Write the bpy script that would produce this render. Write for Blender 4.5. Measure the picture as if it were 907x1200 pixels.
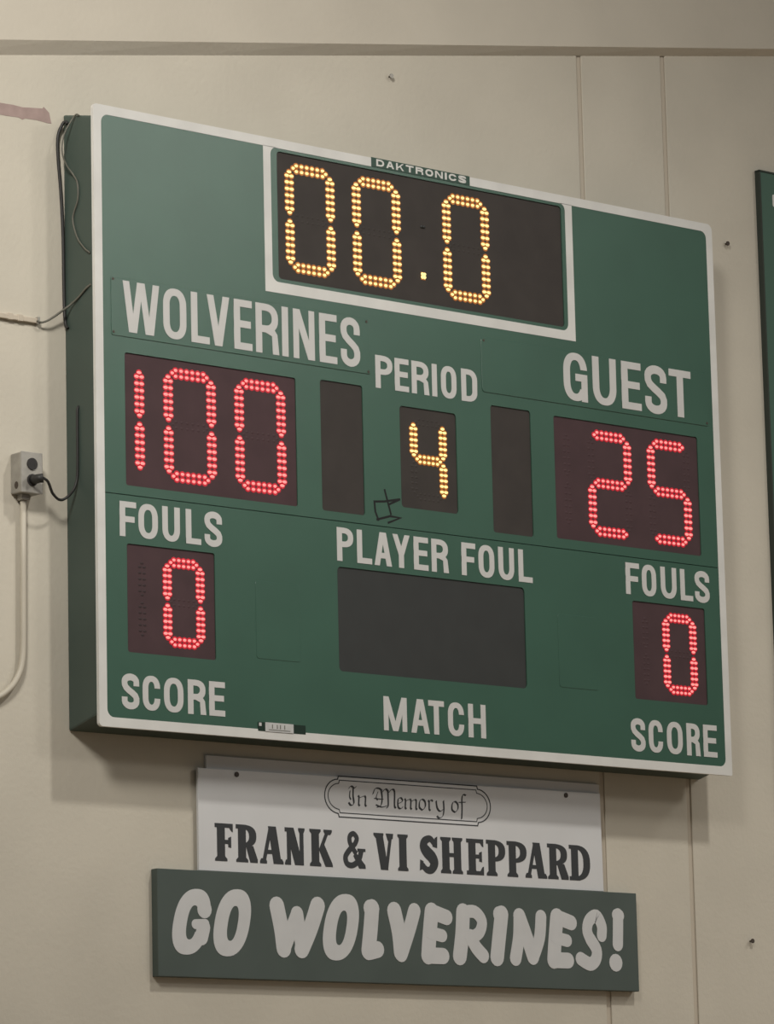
import bpy, bmesh, math, random
from mathutils import Vector, Matrix
random.seed(7)
scene = bpy.context.scene
for o in list(bpy.data.objects): bpy.data.objects.remove(o)
COL = scene.collection

# ------------------------------------------------------------------ camera
Z0 = 4.98                    # height of the scoreboard's top edge; its left edge is x = 0, the wall is y = 0
yaw, pitch, roll = 0.70035, 0.17934, -0.02323
cy, sy, cp, sp = math.cos(yaw), math.sin(yaw), math.cos(pitch), math.sin(pitch)
fw = Vector((sy*cp, cy*cp, sp)); rt = Vector((cy, -sy, 0)); up = rt.cross(fw)
r2 = rt*math.cos(roll) + up*math.sin(roll); u2 = -rt*math.sin(roll) + up*math.cos(roll)
cam = bpy.data.cameras.new('camera'); camo = bpy.data.objects.new('camera', cam); COL.objects.link(camo)
camo.matrix_world = Matrix(((r2.x, u2.x, -fw.x, -6.8157), (r2.y, u2.y, -fw.y, -9.5252), (r2.z, u2.z, -fw.z, Z0-3.3279), (0, 0, 0, 1)))
cam.sensor_fit = 'HORIZONTAL'; cam.sensor_width = 36; cam.lens = 4806.3/907*36; cam.clip_end = 200
scene.camera = camo

# ------------------------------------------------------------------ world, lamps, exposure
w = bpy.data.worlds.new('world'); scene.world = w; w.use_nodes = True
bg = w.node_tree.nodes['Background']; bg.inputs[0].default_value = (1.0, 0.98, 0.95, 1); bg.inputs[1].default_value = 0.155
def lamp(name, loc, target, power, size, spot=None, blend=0.3, col=(1, 0.965, 0.91)):
    if spot:
        l = bpy.data.lights.new(name, 'SPOT'); l.spot_size = math.radians(spot); l.spot_blend = blend; l.shadow_soft_size = size
    else:
        l = bpy.data.lights.new(name, 'AREA'); l.shape = 'DISK'; l.size = size*2
    l.energy = power; l.color = col
    o = bpy.data.objects.new(name, l); COL.objects.link(o); o.location = loc
    o.rotation_euler = (Vector(target)-Vector(loc)).to_track_quat('-Z', 'Y').to_euler()
    return o
lamp('high_bay_lamp', (-5.5, -5.6, 8.5), (-2.0, 0, 6.3), 3300, 0.90, spot=58, blend=1.0)
lamp('high_bay_lamp', (1.6, -4.15, 8.5), (1.6, -4.15, 0), 700, 0.20, spot=116, blend=0.6)
lamp('high_bay_lamp', (8.2, -4.15, 8.5), (8.2, -4.15, 0), 1500, 0.8, spot=116, blend=0.6)
lamp('high_bay_lamp', (8.3, -11.4, 9.0), (1.0, 0, 3.0), 760, 0.9, spot=90, blend=0.8)
scene.view_settings.view_transform = 'Standard'; scene.view_settings.look = 'None'
scene.view_settings.gamma = 1; scene.view_settings.use_curve_mapping = False
scene.view_settings.exposure = 0.0

# ------------------------------------------------------------------ materials
def mat(name, col, rough=0.6, spec=0.4, noise=0.0, nscale=8.0, bump=0.0, bscale=200.0, metal=0.0, emit=None, estr=1.0, col2=None):
    m = bpy.data.materials.new(name); m.use_nodes = True; nt = m.node_tree; b = nt.nodes['Principled BSDF']
    b.inputs['Base Color'].default_value = (*col, 1); b.inputs['Roughness'].default_value = rough
    b.inputs['Specular IOR Level'].default_value = spec; b.inputs['Metallic'].default_value = metal
    tc = nt.nodes.new('ShaderNodeTexCoord')
    if noise:
        n = nt.nodes.new('ShaderNodeTexNoise'); n.inputs['Scale'].default_value = nscale; n.inputs['Detail'].default_value = 5
        r = nt.nodes.new('ShaderNodeValToRGB'); c2 = col2 or tuple(c*(1-noise) for c in col)
        r.color_ramp.elements[0].position = 0.35; r.color_ramp.elements[0].color = (*c2, 1)
        r.color_ramp.elements[1].position = 0.65; r.color_ramp.elements[1].color = (*col, 1)
        nt.links.new(tc.outputs['Object'], n.inputs['Vector']); nt.links.new(n.outputs['Fac'], r.inputs[0]); nt.links.new(r.outputs[0], b.inputs['Base Color'])
    if bump:
        n = nt.nodes.new('ShaderNodeTexNoise'); n.inputs['Scale'].default_value = bscale; n.inputs['Detail'].default_value = 3
        bp = nt.nodes.new('ShaderNodeBump'); bp.inputs['Strength'].default_value = bump; bp.inputs['Distance'].default_value = 0.004
        nt.links.new(tc.outputs['Object'], n.inputs['Vector']); nt.links.new(n.outputs['Fac'], bp.inputs['Height']); nt.links.new(bp.outputs[0], b.inputs['Normal'])
    if emit:
        b.inputs['Emission Color'].default_value = (*emit, 1); b.inputs['Emission Strength'].default_value = estr
    m['key'] = name; return m
M = dict(
    wall=mat('painted_wall', (0.60, 0.555, 0.46), 0.75, 0.25, 0.07, 3.0, 0.25, 60),
    groove=mat('groove', (0.53, 0.47, 0.38), 0.9, 0.1),
    beam=mat('painted_beam', (0.61, 0.56, 0.465), 0.75, 0.25, 0.05, 4.0, 0.2, 60),
    floor=mat('maple_floor', (0.36, 0.27, 0.18), 0.35, 0.5, 0.25, 2.0),
    green=mat('green_face_paint', (0.040, 0.106, 0.071), 0.32, 0.5, 0.08, 5.0, 0.05, 30),
    cabinet=mat('cabinet_paint', (0.060, 0.085, 0.070), 0.5, 0.45, 0.15, 3.0),
    white=mat('white_vinyl', (0.70, 0.69, 0.65), 0.5, 0.4, 0.10, 9.0),
    letter=mat('letter_vinyl', (0.60, 0.59, 0.565), 0.55, 0.35, 0.06, 12.0),
    window=mat('smoked_window', (0.046, 0.038, 0.033), 0.62, 0.35, 0.15, 12.0),
    window_red_glow=mat('red_glow_window', (0.068, 0.036, 0.039), 0.62, 0.35, 0.15, 12.0),  # smoked window with the glow of the red digits mixed into its colour
    window_blank=mat('blank_window', (0.034, 0.036, 0.034), 0.55, 0.4, 0.1, 12.0),
    led_off=mat('led_off', (0.040, 0.025, 0.026), 0.6, 0.3),
    led_red=mat('led_red', (0.5, 0.05, 0.05), 0.4, 0.5, emit=(1.0, 0.34, 0.31), estr=1.0),
    glow_red=mat('led_red_halo', (0.3, 0.01, 0.02), 0.4, 0.5, emit=(0.40, 0.004, 0.014), estr=0.85),  # painted halo: emissive backing for the red glow around lit LEDs
    led_amber=mat('led_amber', (0.5, 0.3, 0.05), 0.4, 0.5, emit=(1.0, 0.84, 0.34), estr=1.2),
    glow_amber=mat('led_amber_halo', (0.3, 0.1, 0.01), 0.4, 0.5, emit=(0.24, 0.07, 0.008), estr=0.8),  # painted halo: emissive backing for the amber glow around lit LEDs
    marker=mat('black_marker', (0.012, 0.012, 0.012), 0.6, 0.3),
    groove_green=mat('dark_gap', (0.018, 0.035, 0.026), 0.8, 0.2),
    logo=mat('logo_plate', (0.035, 0.075, 0.055), 0.5, 0.4),
    sign_white=mat('sign_white', (0.66, 0.66, 0.655), 0.55, 0.35, 0.04, 6.0),
    sign_black=mat('sign_black', (0.045, 0.048, 0.050), 0.6, 0.3),
    sign_green=mat('sign_green', (0.082, 0.104, 0.092), 0.6, 0.35, 0.1, 5.0),
    sign_edge=mat('sign_edge', (0.05, 0.06, 0.05), 0.7, 0.2),
    sign_letter=mat('sign_letter', (0.61, 0.61, 0.60), 0.6, 0.3, 0.05, 14.0),
    board=mat('side_board_green', (0.055, 0.120, 0.085), 0.5, 0.4),
    galv=mat('galvanised', (0.38, 0.36, 0.32), 0.45, 0.5, 0.2, 30.0, metal=0.35),
    socket=mat('dark_socket', (0.035, 0.033, 0.032), 0.6, 0.3),
    cord=mat('black_cord', (0.025, 0.024, 0.022), 0.5, 0.4),
    greycable=mat('grey_cable', (0.13, 0.125, 0.10), 0.5, 0.4),
    raceway=mat('raceway_paint', (0.56, 0.49, 0.39), 0.6, 0.3, 0.12, 25.0),
    pipe=mat('pipe_paint', (0.52, 0.475, 0.385), 0.5, 0.4, 0.05, 10.0),
    tape=mat('torn_tape', (0.40, 0.30, 0.27), 0.85, 0.15, 0.15, 25.0),
    nail=mat('rusty_nail', (0.06, 0.045, 0.035), 0.6, 0.4),
    chrome=mat('label_silver', (0.55, 0.55, 0.53), 0.4, 0.4, 0.12, 60.0),
)

for k_, m_ in M.items(): m_['key'] = k_

# ------------------------------------------------------------------ helpers
WL = {}
def link(name, mesh, loc=(0, 0, 0), parent=None):
    o = bpy.data.objects.new(name, mesh); COL.objects.link(o)
    loc = Vector(loc); WL[o] = loc
    if parent is not None:
        o.parent = parent; o.location = loc - WL[parent]
    else: o.location = loc
    return o
def tag(o, label, cat=None, group=None, kind=None):
    if label: o['label'] = label
    if cat: o['category'] = cat
    if group: o['group'] = group
    if kind: o['kind'] = kind
    return o
class MB:
    """collects flat pieces drawn in the wall plane (x to the right, z up) and raised towards -y, plus tubes and boxes"""
    def __init__(s): s.v = []; s.f = []; s.m = []; s.layer = 0; s.sm = []
    def poly(s, pts, y0, y1, m=0, step=True):           # prism, front at -y1, back at -y0
        if step: y1 = y1 + s.layer*2.5e-5; s.layer += 1
        a = sum(pts[i][0]*pts[(i+1) % len(pts)][1]-pts[(i+1) % len(pts)][0]*pts[i][1] for i in range(len(pts)))
        if a < 0: pts = pts[::-1]
        n = len(pts); b = len(s.v)
        s.v += [(x, -y1, z) for x, z in pts] + [(x, -y0, z) for x, z in pts]
        s.f.append(tuple(range(b, b+n))); s.m.append(m)
        s.f.append(tuple(range(b+2*n-1, b+n-1, -1))); s.m.append(m)
        for i in range(n):
            j = (i+1) % n; s.f.append((b+i, b+n+i, b+n+j, b+j)); s.m.append(m)
        return s
    def rect(s, x0, x1, z0, z1, y0, y1, m=0): return s.poly([(x0, z0), (x1, z0), (x1, z1), (x0, z1)], y0, y1, m, False)
    def strip(s, L, R, y0, y1, closed=False, m=0):
        y1 = y1 + s.layer*2.5e-5; s.layer += 1
        n = len(L); b = len(s.v)
        for k in range(n):
            s.v += [(L[k][0], -y1, L[k][1]), (R[k][0], -y1, R[k][1]), (L[k][0], -y0, L[k][1]), (R[k][0], -y0, R[k][1])]
        for k in range(n if closed else n-1):
            a = b+4*k; c = b+4*((k+1) % n)
            s.f += [(a, a+1, c+1, c), (a+2, a, c, c+2), (a+1, a+3, c+3, c+1), (a+3, a+2, c+2, c+3)]; s.m += [m]*4
        if not closed:
            a = b; c = b+4*(n-1)
            s.f += [(a, a+2, a+3, a+1), (c, c+1, c+3, c+2)]; s.m += [m]*2
        return s
    def stroke(s, pts, hw, y0, y1, closed=False, m=0):    # constant-width line with mitred corners
        n = len(pts); L = []; R = []
        for i in range(n):
            p = Vector(pts[i])
            a = Vector(pts[i-1]) if (i > 0 or closed) else None
            c = Vector(pts[(i+1) % n]) if (i < n-1 or closed) else None
            d1 = (p-a).normalized() if a is not None else None; d2 = (c-p).normalized() if c is not None else None
            d1 = d1 or d2; d2 = d2 or d1
            n1 = Vector((-d1.y, d1.x)); n2 = Vector((-d2.y, d2.x)); nn = n1+n2
            nn = nn.normalized() if nn.length > 1e-6 else n1
            k = hw/max(0.35, nn.dot(n1))
            L.append(p+nn*k); R.append(p-nn*k)
        return s.strip(L, R, y0, y1, closed, m)
    def disc(s, c, r, y0, y1, m=0, n=16):
        return s.poly([(c[0]+r*math.cos(2*math.pi*i/n), c[1]+r*math.sin(2*math.pi*i/n)) for i in range(n)], y0, y1, m)
    def fat(s, pts, hw, y0, y1, m=0):                     # line with round ends and joints
        pts = [Vector(p) for p in pts]
        s.stroke(pts, hw, y0, y1, False, m)
        s.disc(pts[0], hw, y0, y1, m); s.disc(pts[-1], hw, y0, y1, m)
        return s
    def box(s, x0, x1, y0, y1, z0, z1, m=0):
        b = len(s.v)
        s.v += [(x, y, z) for x in (x0, x1) for y in (y0, y1) for z in (z0, z1)]
        for q in ((0, 1, 3, 2), (4, 6, 7, 5), (0, 4, 5, 1), (2, 3, 7, 6), (0, 2, 6, 4), (1, 5, 7, 3)):
            s.f.append(tuple(b+i for i in q)); s.m.append(m)
        return s
    def tube(s, path, r, n=10, m=0):
        path = [Vector(p) for p in path]; b = len(s.v); K = len(path); side = None
        for i, p in enumerate(path):
            d = (path[min(i+1, K-1)]-path[max(i-1, 0)]).normalized()
            if side is None:
                side = d.cross(Vector((0, 1, 0)))
                if side.length < 1e-3: side = d.cross(Vector((1, 0, 0)))
            side = (side - d*side.dot(d)).normalized(); up_ = d.cross(side)
            s.v += [tuple(p+(side*math.cos(2*math.pi*k/n)+up_*math.sin(2*math.pi*k/n))*r) for k in range(n)]
        for i in range(K-1):
            for k in range(n):
                q = (b+i*n+k, b+i*n+(k+1) % n, b+(i+1)*n+(k+1) % n, b+(i+1)*n+k); s.f.append(q); s.m.append(m); s.sm.append(len(s.f)-1)
        s.f.append(tuple(b+k for k in range(n-1, -1, -1))); s.m.append(m)
        s.f.append(tuple(b+(K-1)*n+k for k in range(n))); s.m.append(m)
        return s
    def dome(s, c, r, h, y0, m=0, n=8, sx=1.0):                   # small lens bulging towards -y
        b = len(s.v)
        for rr, hh in ((r, 0), (r*0.75, h*0.75)):
            s.v += [(c[0]+rr*sx*math.cos(2*math.pi*k/n), -(y0+hh), c[1]+rr*math.sin(2*math.pi*k/n)) for k in range(n)]
        s.v.append((c[0], -(y0+h), c[1]))
        for k in range(n):
            j = (k+1) % n
            s.f += [(b+k, b+j, b+n+j, b+n+k), (b+n+k, b+n+j, b+2*n)]; s.m += [m, m]; s.sm += [len(s.f)-2, len(s.f)-1]
        return s
    def mesh(s, name, mats, recalc=False):
        me = bpy.data.meshes.new(name); me.from_pydata(s.v, [], s.f)
        for k in (mats if isinstance(mats, (list, tuple)) else [mats]): me.materials.append(M[k])
        me.polygons.foreach_set('material_index', s.m)
        for i in s.sm: me.polygons[i].use_smooth = True
        if recalc:
            bm = bmesh.new(); bm.from_mesh(me); bmesh.ops.recalc_face_normals(bm, faces=bm.faces); bm.to_mesh(me); bm.free()
        me.update(); return me
    def build(s, name, mats, parent=None, loc=None, recalc=False):
        if loc is None: loc = (0, 0, Z0)                  # board frame: z measured from the scoreboard's top edge
        return link(name, s.mesh(name, mats, recalc), loc, parent)
def bevel(o, wdt=0.002, seg=2):
    md = o.modifiers.new('bevel', 'BEVEL'); md.width = wdt; md.segments = seg; md.limit_method = 'ANGLE'; md.angle_limit = math.radians(40); return o
def rrect(x0, x1, z0, z1, r, n=6):                        # rounded rectangle, counter-clockwise
    P = []
    r = r if isinstance(r, (list, tuple)) else [r]*4      # br, tr, tl, bl
    for (cx, cz, a0, rr) in ((x1, z0, -90, r[0]), (x1, z1, 0, r[1]), (x0, z1, 90, r[2]), (x0, z0, 180, r[3])):
        ox = cx-rr if cx == x1 else cx+rr; oz = cz-rr if cz == z1 else cz+rr
        if rr < 1e-5: P.append((cx, cz)); continue
        for i in range(n+1):
            a = math.radians(a0+90*i/n); P.append((ox+rr*math.cos(a), oz+rr*math.sin(a)))
    return P
def holed(name, outer, holes, y0, y1, mats):              # plate with cut-outs: front and back faces plus every rim
    from mathutils.geometry import tessellate_polygon
    loops = [[Vector((x, 0, z)) for x, z in L] for L in [outer]+holes]
    tris = tessellate_polygon([[Vector((p.x, p.z, 0)) for p in L] for L in loops])
    flat = [p for L in loops for p in L]; n = len(flat)
    v = [(p.x, -y1, p.z) for p in flat]+[(p.x, -y0, p.z) for p in flat]; f = []
    for t in tris:
        a, b, c = (flat[i] for i in t)
        if (b.x-a.x)*(c.z-a.z)-(c.x-a.x)*(b.z-a.z) < 0: t = t[::-1]
        f.append(tuple(t)); f.append(tuple(i+n for i in t[::-1]))
    k = 0
    for L in loops:
        m = len(L)
        for i in range(m):
            j = (i+1) % m; f.append((k+i, k+n+i, k+n+j, k+j))
        k += m
    me = bpy.data.meshes.new(name); me.from_pydata(v, [], f); me.materials.append(M[mats])
    bm = bmesh.new(); bm.from_mesh(me); bmesh.ops.recalc_face_normals(bm, faces=bm.faces); bm.to_mesh(me); bm.free(); me.update()
    return me
def smooth(pts, k=6, closed=False):                       # Catmull-Rom
    P = [Vector(p) for p in pts]; n = len(P); out = []
    for i in range(n if closed else n-1):
        a = P[i-1] if (i > 0 or closed) else P[0]; b = P[i]; c = P[(i+1) % n]; d = P[(i+2) % n] if (i+2 < n or closed) else P[-1]
        for j in range(k):
            t = j/k; out.append(0.5*((2*b)+(c-a)*t+(2*a-5*b+4*c-d)*t*t+(3*b-a-3*c+d)*t**3))
    if not closed: out.append(P[-1])
    return out
def arc(cx, cz, rx, rz, a0, a1, n=8):
    return [(cx+rx*math.cos(math.radians(a0+(a1-a0)*i/n)), cz+rz*math.sin(math.radians(a0+(a1-a0)*i/n))) for i in range(n+1)]

# ------------------------------------------------------------------ the setting
wall = MB().box(-7, 9, 0.005, 0.25, 0, 8.4).build('wall_back', 'groove', loc=(0, 0, 0)); tag(wall, None, kind='structure')
g = 0.010
for x0, x1 in ((-7, 2.083-g), (2.083+g, 2.466-g), (2.466+g, 9)):
    bevel(MB().box(x0, x1, 0.0, 0.005, 0, 8.4).build('wall_panel', 'wall', wall, (0, 0, 0)), 0.003, 2)
def lz(x): return Z0+0.2214+0.1664*x                    # front lower edge of the sloping beam
def lw(x): return Z0+0.2214+0.1664*x-max(0.008, 0.0389-0.0064*x)   # where its splayed underside meets the wall
bm_ = MB(); X0, X1 = -7.0, 9.0
def prot(x): return 0.026
b = 0
xs = [X0+0.5*i for i in range(33)]
for x in xs:
    p = prot(max(-1.5, min(5, x))); bm_.v += [(x, 0, lw(x)), (x, -p, lz(x)), (x, -p, lz(x)+0.7), (x, 0, lz(x)+0.7)]
for i in range(len(xs)-1):
    a = 4*i; c = a+4
    for k in range(4): bm_.f.append((a+k, a+(k+1) % 4, c+(k+1) % 4, c+k)); bm_.m.append(0)
bm_.f += [(3, 2, 1, 0), tuple(4*(len(xs)-1)+k for k in range(4))]; bm_.m += [0, 0]
beam = bm_.build('trim_1', 'beam', loc=(0, 0, 0), recalc=True); tag(beam, None, kind='structure')
flo = MB().box(-14, 14, -18, 0.25, -0.1, 0).build('floor', 'floor', loc=(0, 0, 0)); tag(flo, None, kind='structure')

# ------------------------------------------------------------------ scoreboard
W, H, D = 2.515, 1.829, 0.152
FT = 0.012                                                # thickness of the face sheet
YB = D-FT                                                 # its back
sb = link('scoreboard', None, (W/2, 0, Z0-H))
tag(sb, 'large green electronic scoreboard with white border and lit red and amber digits', 'scoreboard')
# cabinet: as tall as the face at the wall, drawn in towards the face
cab = MB(); ins = 0.033
cab.v = [(0.0, 0, -H), (W, 0, -H), (W, 0, 0), (0, 0, 0), (0.001, -YB, -H+ins), (W-0.001, -YB, -H+ins), (W-0.001, -YB, -ins), (0.001, -YB, -ins)]
cab.f = [(0, 1, 2, 3), (4, 7, 6, 5), (0, 4, 5, 1), (1, 5, 6, 2), (2, 6, 7, 3), (3, 7, 4, 0)]; cab.m = [0]*6
bevel(cab.build('cabinet', 'cabinet', sb, recalc=True), 0.006, 2)

SEAM = -1.152
wins = dict(clock=(0.6815, 1.842, -0.4325, -0.0365, 0.012), home=(0.103, 0.738, -1.1235, -0.731, 0.008), left_blank=(0.832, 0.998, -1.125, -0.724, 0.010),
            period=(1.144, 1.373, -1.084, -0.768, 0.012), right_blank=(1.516, 1.683, -1.1265, -0.723, 0.010), guest=(1.7815, 2.4137, -1.120, -0.7265, 0.008),
            hfoul=(0.103, 0.4215, -1.610, -1.294, 0.008), pfoul=(0.8845, 1.637, -1.608, -1.291, 0.014), gfoul=(2.0975, 2.4185, -1.6075, -1.292, 0.008))
def hole(k): x0, x1, z0, z1, r = wins[k]; return rrect(x0, x1, z0, z1, r)
cr = 0.012
up_face = link('face_panel', holed('face_panel', rrect(0, W, SEAM+0.0012, 0, [0, 0.022, cr, 0]), [hole(k) for k in ('clock', 'home', 'left_blank', 'period', 'right_blank', 'guest')], YB, D, 'green'), (0, 0, Z0), sb)
lo_face = link('face_panel', holed('face_panel', rrect(0, W, -H, SEAM-0.0012, [0.006, 0, 0, cr]), [hole(k) for k in ('hfoul', 'pfoul', 'gfoul')], YB, D, 'green'), (0, 0, Z0), sb)
MB().rect(0.03, W-0.03, SEAM-0.01, SEAM+0.01, YB-0.004, D-0.004).build('seam_gap', 'groove_green', sb)
# white border, open at the maker's plate; and the stripe round the clock
st = 0.027; LX0, LX1 = 1.053, 1.4550
outer = rrect(-0.001, W+0.001, -H-0.001, 0.001, [0.006, 0.022, cr, cr], 6); inner = rrect(st, W-st, -H+st, -st, 0.024, 6)
bs = MB(); y0, y1 = YB+0.001, D+0.0010
n = 7
# walk counter-clockwise from the right end of the plate round to its left end is the long way: corners tl, bl, br, tr in that order
o_br, o_tr, o_tl, o_bl = (outer[i*n:(i+1)*n] for i in range(4)); i_br, i_tr, i_tl, i_bl = (inner[i*n:(i+1)*n] for i in range(4))
L = [(LX0, -st)]+i_tl+i_bl+i_br+i_tr+[(LX1, -st)]; R = [(LX0, 0.001)]+o_tl+o_bl+o_br+o_tr+[(LX1, 0.001)]
border = bs.strip(L, R, y0, y1).build('border_stripe', 'white', sb)
cs = MB(); ci = rrect(0.657, 1.858, -0.4437, -0.0255, 0.024)
cin = [p for p in ci]
# U-shaped stripe: left, bottom, right bands with rounded inner corners, top corners filled
ob = [(0.629, -st+0.001), (0.629, -0.4775), (1.888, -0.4735), (1.888, -st+0.001)]
i_br, i_tr, i_tl, i_bl = (ci[i*n:(i+1)*n] for i in range(4))
Lp = []; Rp = []
def lerp(a, b_, k): return [(a[0]+(b_[0]-a[0])*i/k, a[1]+(b_[1]-a[1])*i/k) for i in range(k+1)]
for p in i_tl: Lp.append(p); Rp.append((0.629, min(p[1], -st+0.001)))
for j, p in enumerate(i_bl): Lp.append(p); Rp.append(ob[1] if j >= 0 else ob[1])
for j, p in enumerate(i_br): Lp.append(p); Rp.append(ob[2])
for p in i_tr: Lp.append(p); Rp.append((1.888, min(p[1], -st+0.001)))
cs.strip(Lp, Rp, D, D+0.0010)
clock_stripe = cs.build('clock_stripe', 'white', sb)

# maker's plate in the top border
lp = MB().rect(LX0, LX1, -0.0265, 0.003, D, D+0.0015).build('maker_plate', 'logo', sb)

# ------------------------------------------------------------------ lettering
def condensed(ch, w, h, t, th, y1=0.0012):
    """one condensed sans-serif capital drawn in a w x h box, stem width t, bar width th"""
    b = MB(); y0 = 0.0
    P = lambda pts: b.poly(pts, y0, y1)
    S = lambda pts, closed=False, hw=None: b.stroke(pts, (hw or (t+th)/4), y0, y1, closed)
    def stem(x0, x1=None, z0=0, z1=h): P([(x0, z0), (x1 if x1 is not None else x0+t, z0), (x1 if x1 is not None else x0+t, z1), (x0, z1)])
    def bar(z0, x0=0, x1=w): P([(x0, z0), (x1, z0), (x1, z0+th), (x0, z0+th)])
    def diag(xt, xb, k=None, z0=0, z1=h): k = k or t*1.06; P([(xb, z0), (xb+k, z0), (xt+k, z1), (xt, z1)])
    def ring(a0, a1, x0=0, x1=w, z0=0, z1=h, n=20):        # part of the rounded-rectangle bowl, angles in degrees
        # outline built from outer and inner loops so that stems and bars keep their own widths
        rx, rz = (x1-x0)/2, min((z1-z0)/2, (x1-x0)*0.62); Lo = []; Ro = []
        cx = (x0+x1)/2
        for i in range(n+1):
            a = math.radians(a0+(a1-a0)*i/n); c, s_ = math.cos(a), math.sin(a)
            e = 0.86
            cc = math.copysign(abs(c)**e, c); ss = math.copysign(abs(s_)**e, s_)
            cz = z1-rz if s_ >= 0 else z0+rz
            if abs(s_) < 1e-6: cz = (z0+z1)/2
            Lo.append((cx+(rx-t)*cc, cz+(rz-th)*ss)); Ro.append((cx+rx*cc, cz+rz*ss))
        return Lo, Ro
    def bowl(a0, a1, **k):
        L_, R_ = ring(a0, a1, **k); b.strip(L_, R_, y0, y1); return L_, R_
    if ch == 'I': stem(0, w)
    elif ch == 'L': stem(0); bar(0)
    elif ch == 'E': stem(0); bar(0); bar(h-th); bar(h*0.50-th*0.4, 0, w*0.93)
    elif ch == 'F': stem(0); bar(h-th); bar(h*0.48-th*0.4, 0, w*0.90)
    elif ch == 'H': stem(0); stem(w-t); bar(h*0.5-th/2)
    elif ch == 'T': bar(h-th); stem(w/2-t/2)
    elif ch == 'V': diag(0, w/2-t*0.58, t*1.04); diag(w-t*1.04, w/2-t*0.46, t*1.04)
    elif ch == 'W':
        k = t*0.98
        diag(0, w*0.22-k*0.35, k); diag(w*0.5-k*0.60, w*0.22-k*0.05, k*0.95); diag(w*0.5-k*0.38, w*0.78-k*0.95, k*0.95); diag(w-k, w*0.78-k*0.65, k)
    elif ch == 'A':
        diag(w/2-t*0.62, 0, t); diag(w/2-t*0.38, w-t, t); bar(h*0.22, w*0.2, w*0.8)
    elif ch == 'Y':
        diag(0, w/2-t*0.5, t, h*0.38, h); diag(w-t, w/2-t*0.5, t, h*0.38, h); stem(w/2-t/2, None, 0, h*0.40)
    elif ch == 'N': stem(0, t*0.92); stem(w-t*0.92, w); diag(0, w-t*1.08, t*1.08)
    elif ch == 'M': stem(0, t*0.92); stem(w-t*0.92, w); diag(0, w/2-t*0.5, t); diag(w-t, w/2-t*0.5, t)
    elif ch == 'K': stem(0); diag(w-t, t*0.3, t, h*0.3, h); diag(w*0.38, w-t, t, 0, h*0.62)
    elif ch in 'OQ': L_, R_ = ring(0, 360, n=40); b.strip(L_[:-1], R_[:-1], y0, y1, True)
    elif ch == 'U':
        L_, R_ = ring(180, 360, n=20)
        b.strip([(t, h)]+L_[1:-1]+[(w-t, h)], [(0, h)]+R_[1:-1]+[(w, h)], y0, y1)
    elif ch == 'C':
        L_, R_ = ring(8, 352, n=40); b.strip([(L_[0][0], h*0.645)]+L_[1:-1]+[(L_[-1][0], h*0.355)], [(R_[0][0], h*0.645)]+R_[1:-1]+[(R_[-1][0], h*0.355)], y0, y1)
    elif ch == 'G':
        L_, R_ = ring(8, 330, n=40); b.strip([(L_[0][0], h*0.66)]+L_[1:], [(R_[0][0], h*0.66)]+R_[1:], y0, y1)
        stem(w-t*0.92, w, 0, h*0.5); bar(h*0.42, w*0.5, w)
    elif ch in 'DPRB':
        zb_ = 0 if ch == 'D' else h*0.42
        stem(0)
        rz = min((h-zb_)/2, w*0.55); Lo = [(t*0.5, h-th)]; Ro = [(t*0.5, h)]
        for i in range(13):
            a = math.radians(90-180*i/12); c, s_ = math.cos(a), math.sin(a); cz = (h-rz) if s_ >= 0 else (zb_+rz)
            c = abs(c)**0.85; s_ = math.copysign(abs(s_)**0.85, s_); bx = w*0.42
            wr = w*0.97 if ch == 'R' else w
            Lo.append((bx+(wr-bx-t)*c, cz+(rz-th)*s_)); Ro.append((bx+(wr-bx)*c, cz+rz*s_))
        Lo.append((t*0.5, zb_+th)); Ro.append((t*0.5, zb_)); b.strip(Lo, Ro, y0, y1)
        if ch == 'R': P([(w-t*1.02, 0), (w, 0), (w*0.93, h*0.40), (w*0.80, h*0.50), (w*0.42, h*0.50), (w*0.42, h*0.42), (w-t*1.12, h*0.36)])
    elif ch == 'S':
        rz = h*0.27; C = []
        m = (t+th)/4
        x0, x1 = t/2, w-t/2
        C = [(x1, h*0.66), (x1, h*0.76)]+arc(w/2, h*0.775, w/2-t/2, h*0.225-th/2, 0, 180, 10)[1:]
        C += [(x0+w*0.01, h*0.69), (x0+w*0.08, h*0.61), (w*0.40, h*0.535), (w*0.62, h*0.455), (x1-w*0.06, h*0.38), (x1, h*0.30)]
        C += arc(w/2, h*0.225, w/2-t/2, h*0.225-th/2, 0, -180, 10)+[(x0, h*0.34)]
        b.stroke(C, t*0.49, y0, y1)
    return b
CACHE = {}
def caption(letters, zt, zb, t, th, parent, matname='letter', yface=D, y1=0.0012, maker=condensed):
    out = []
    for ch, x0, x1 in letters:
        key = (ch, round(x1-x0, 3), round(zt-zb, 3), matname, maker.__name__, t)
        if key not in CACHE: CACHE[key] = maker(ch, x1-x0, zt-zb, t, th, y1).mesh('letter', matname)
        out.append(link('letter', CACHE[key], (x0, -yface, Z0+zb), parent))
    return out

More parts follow.
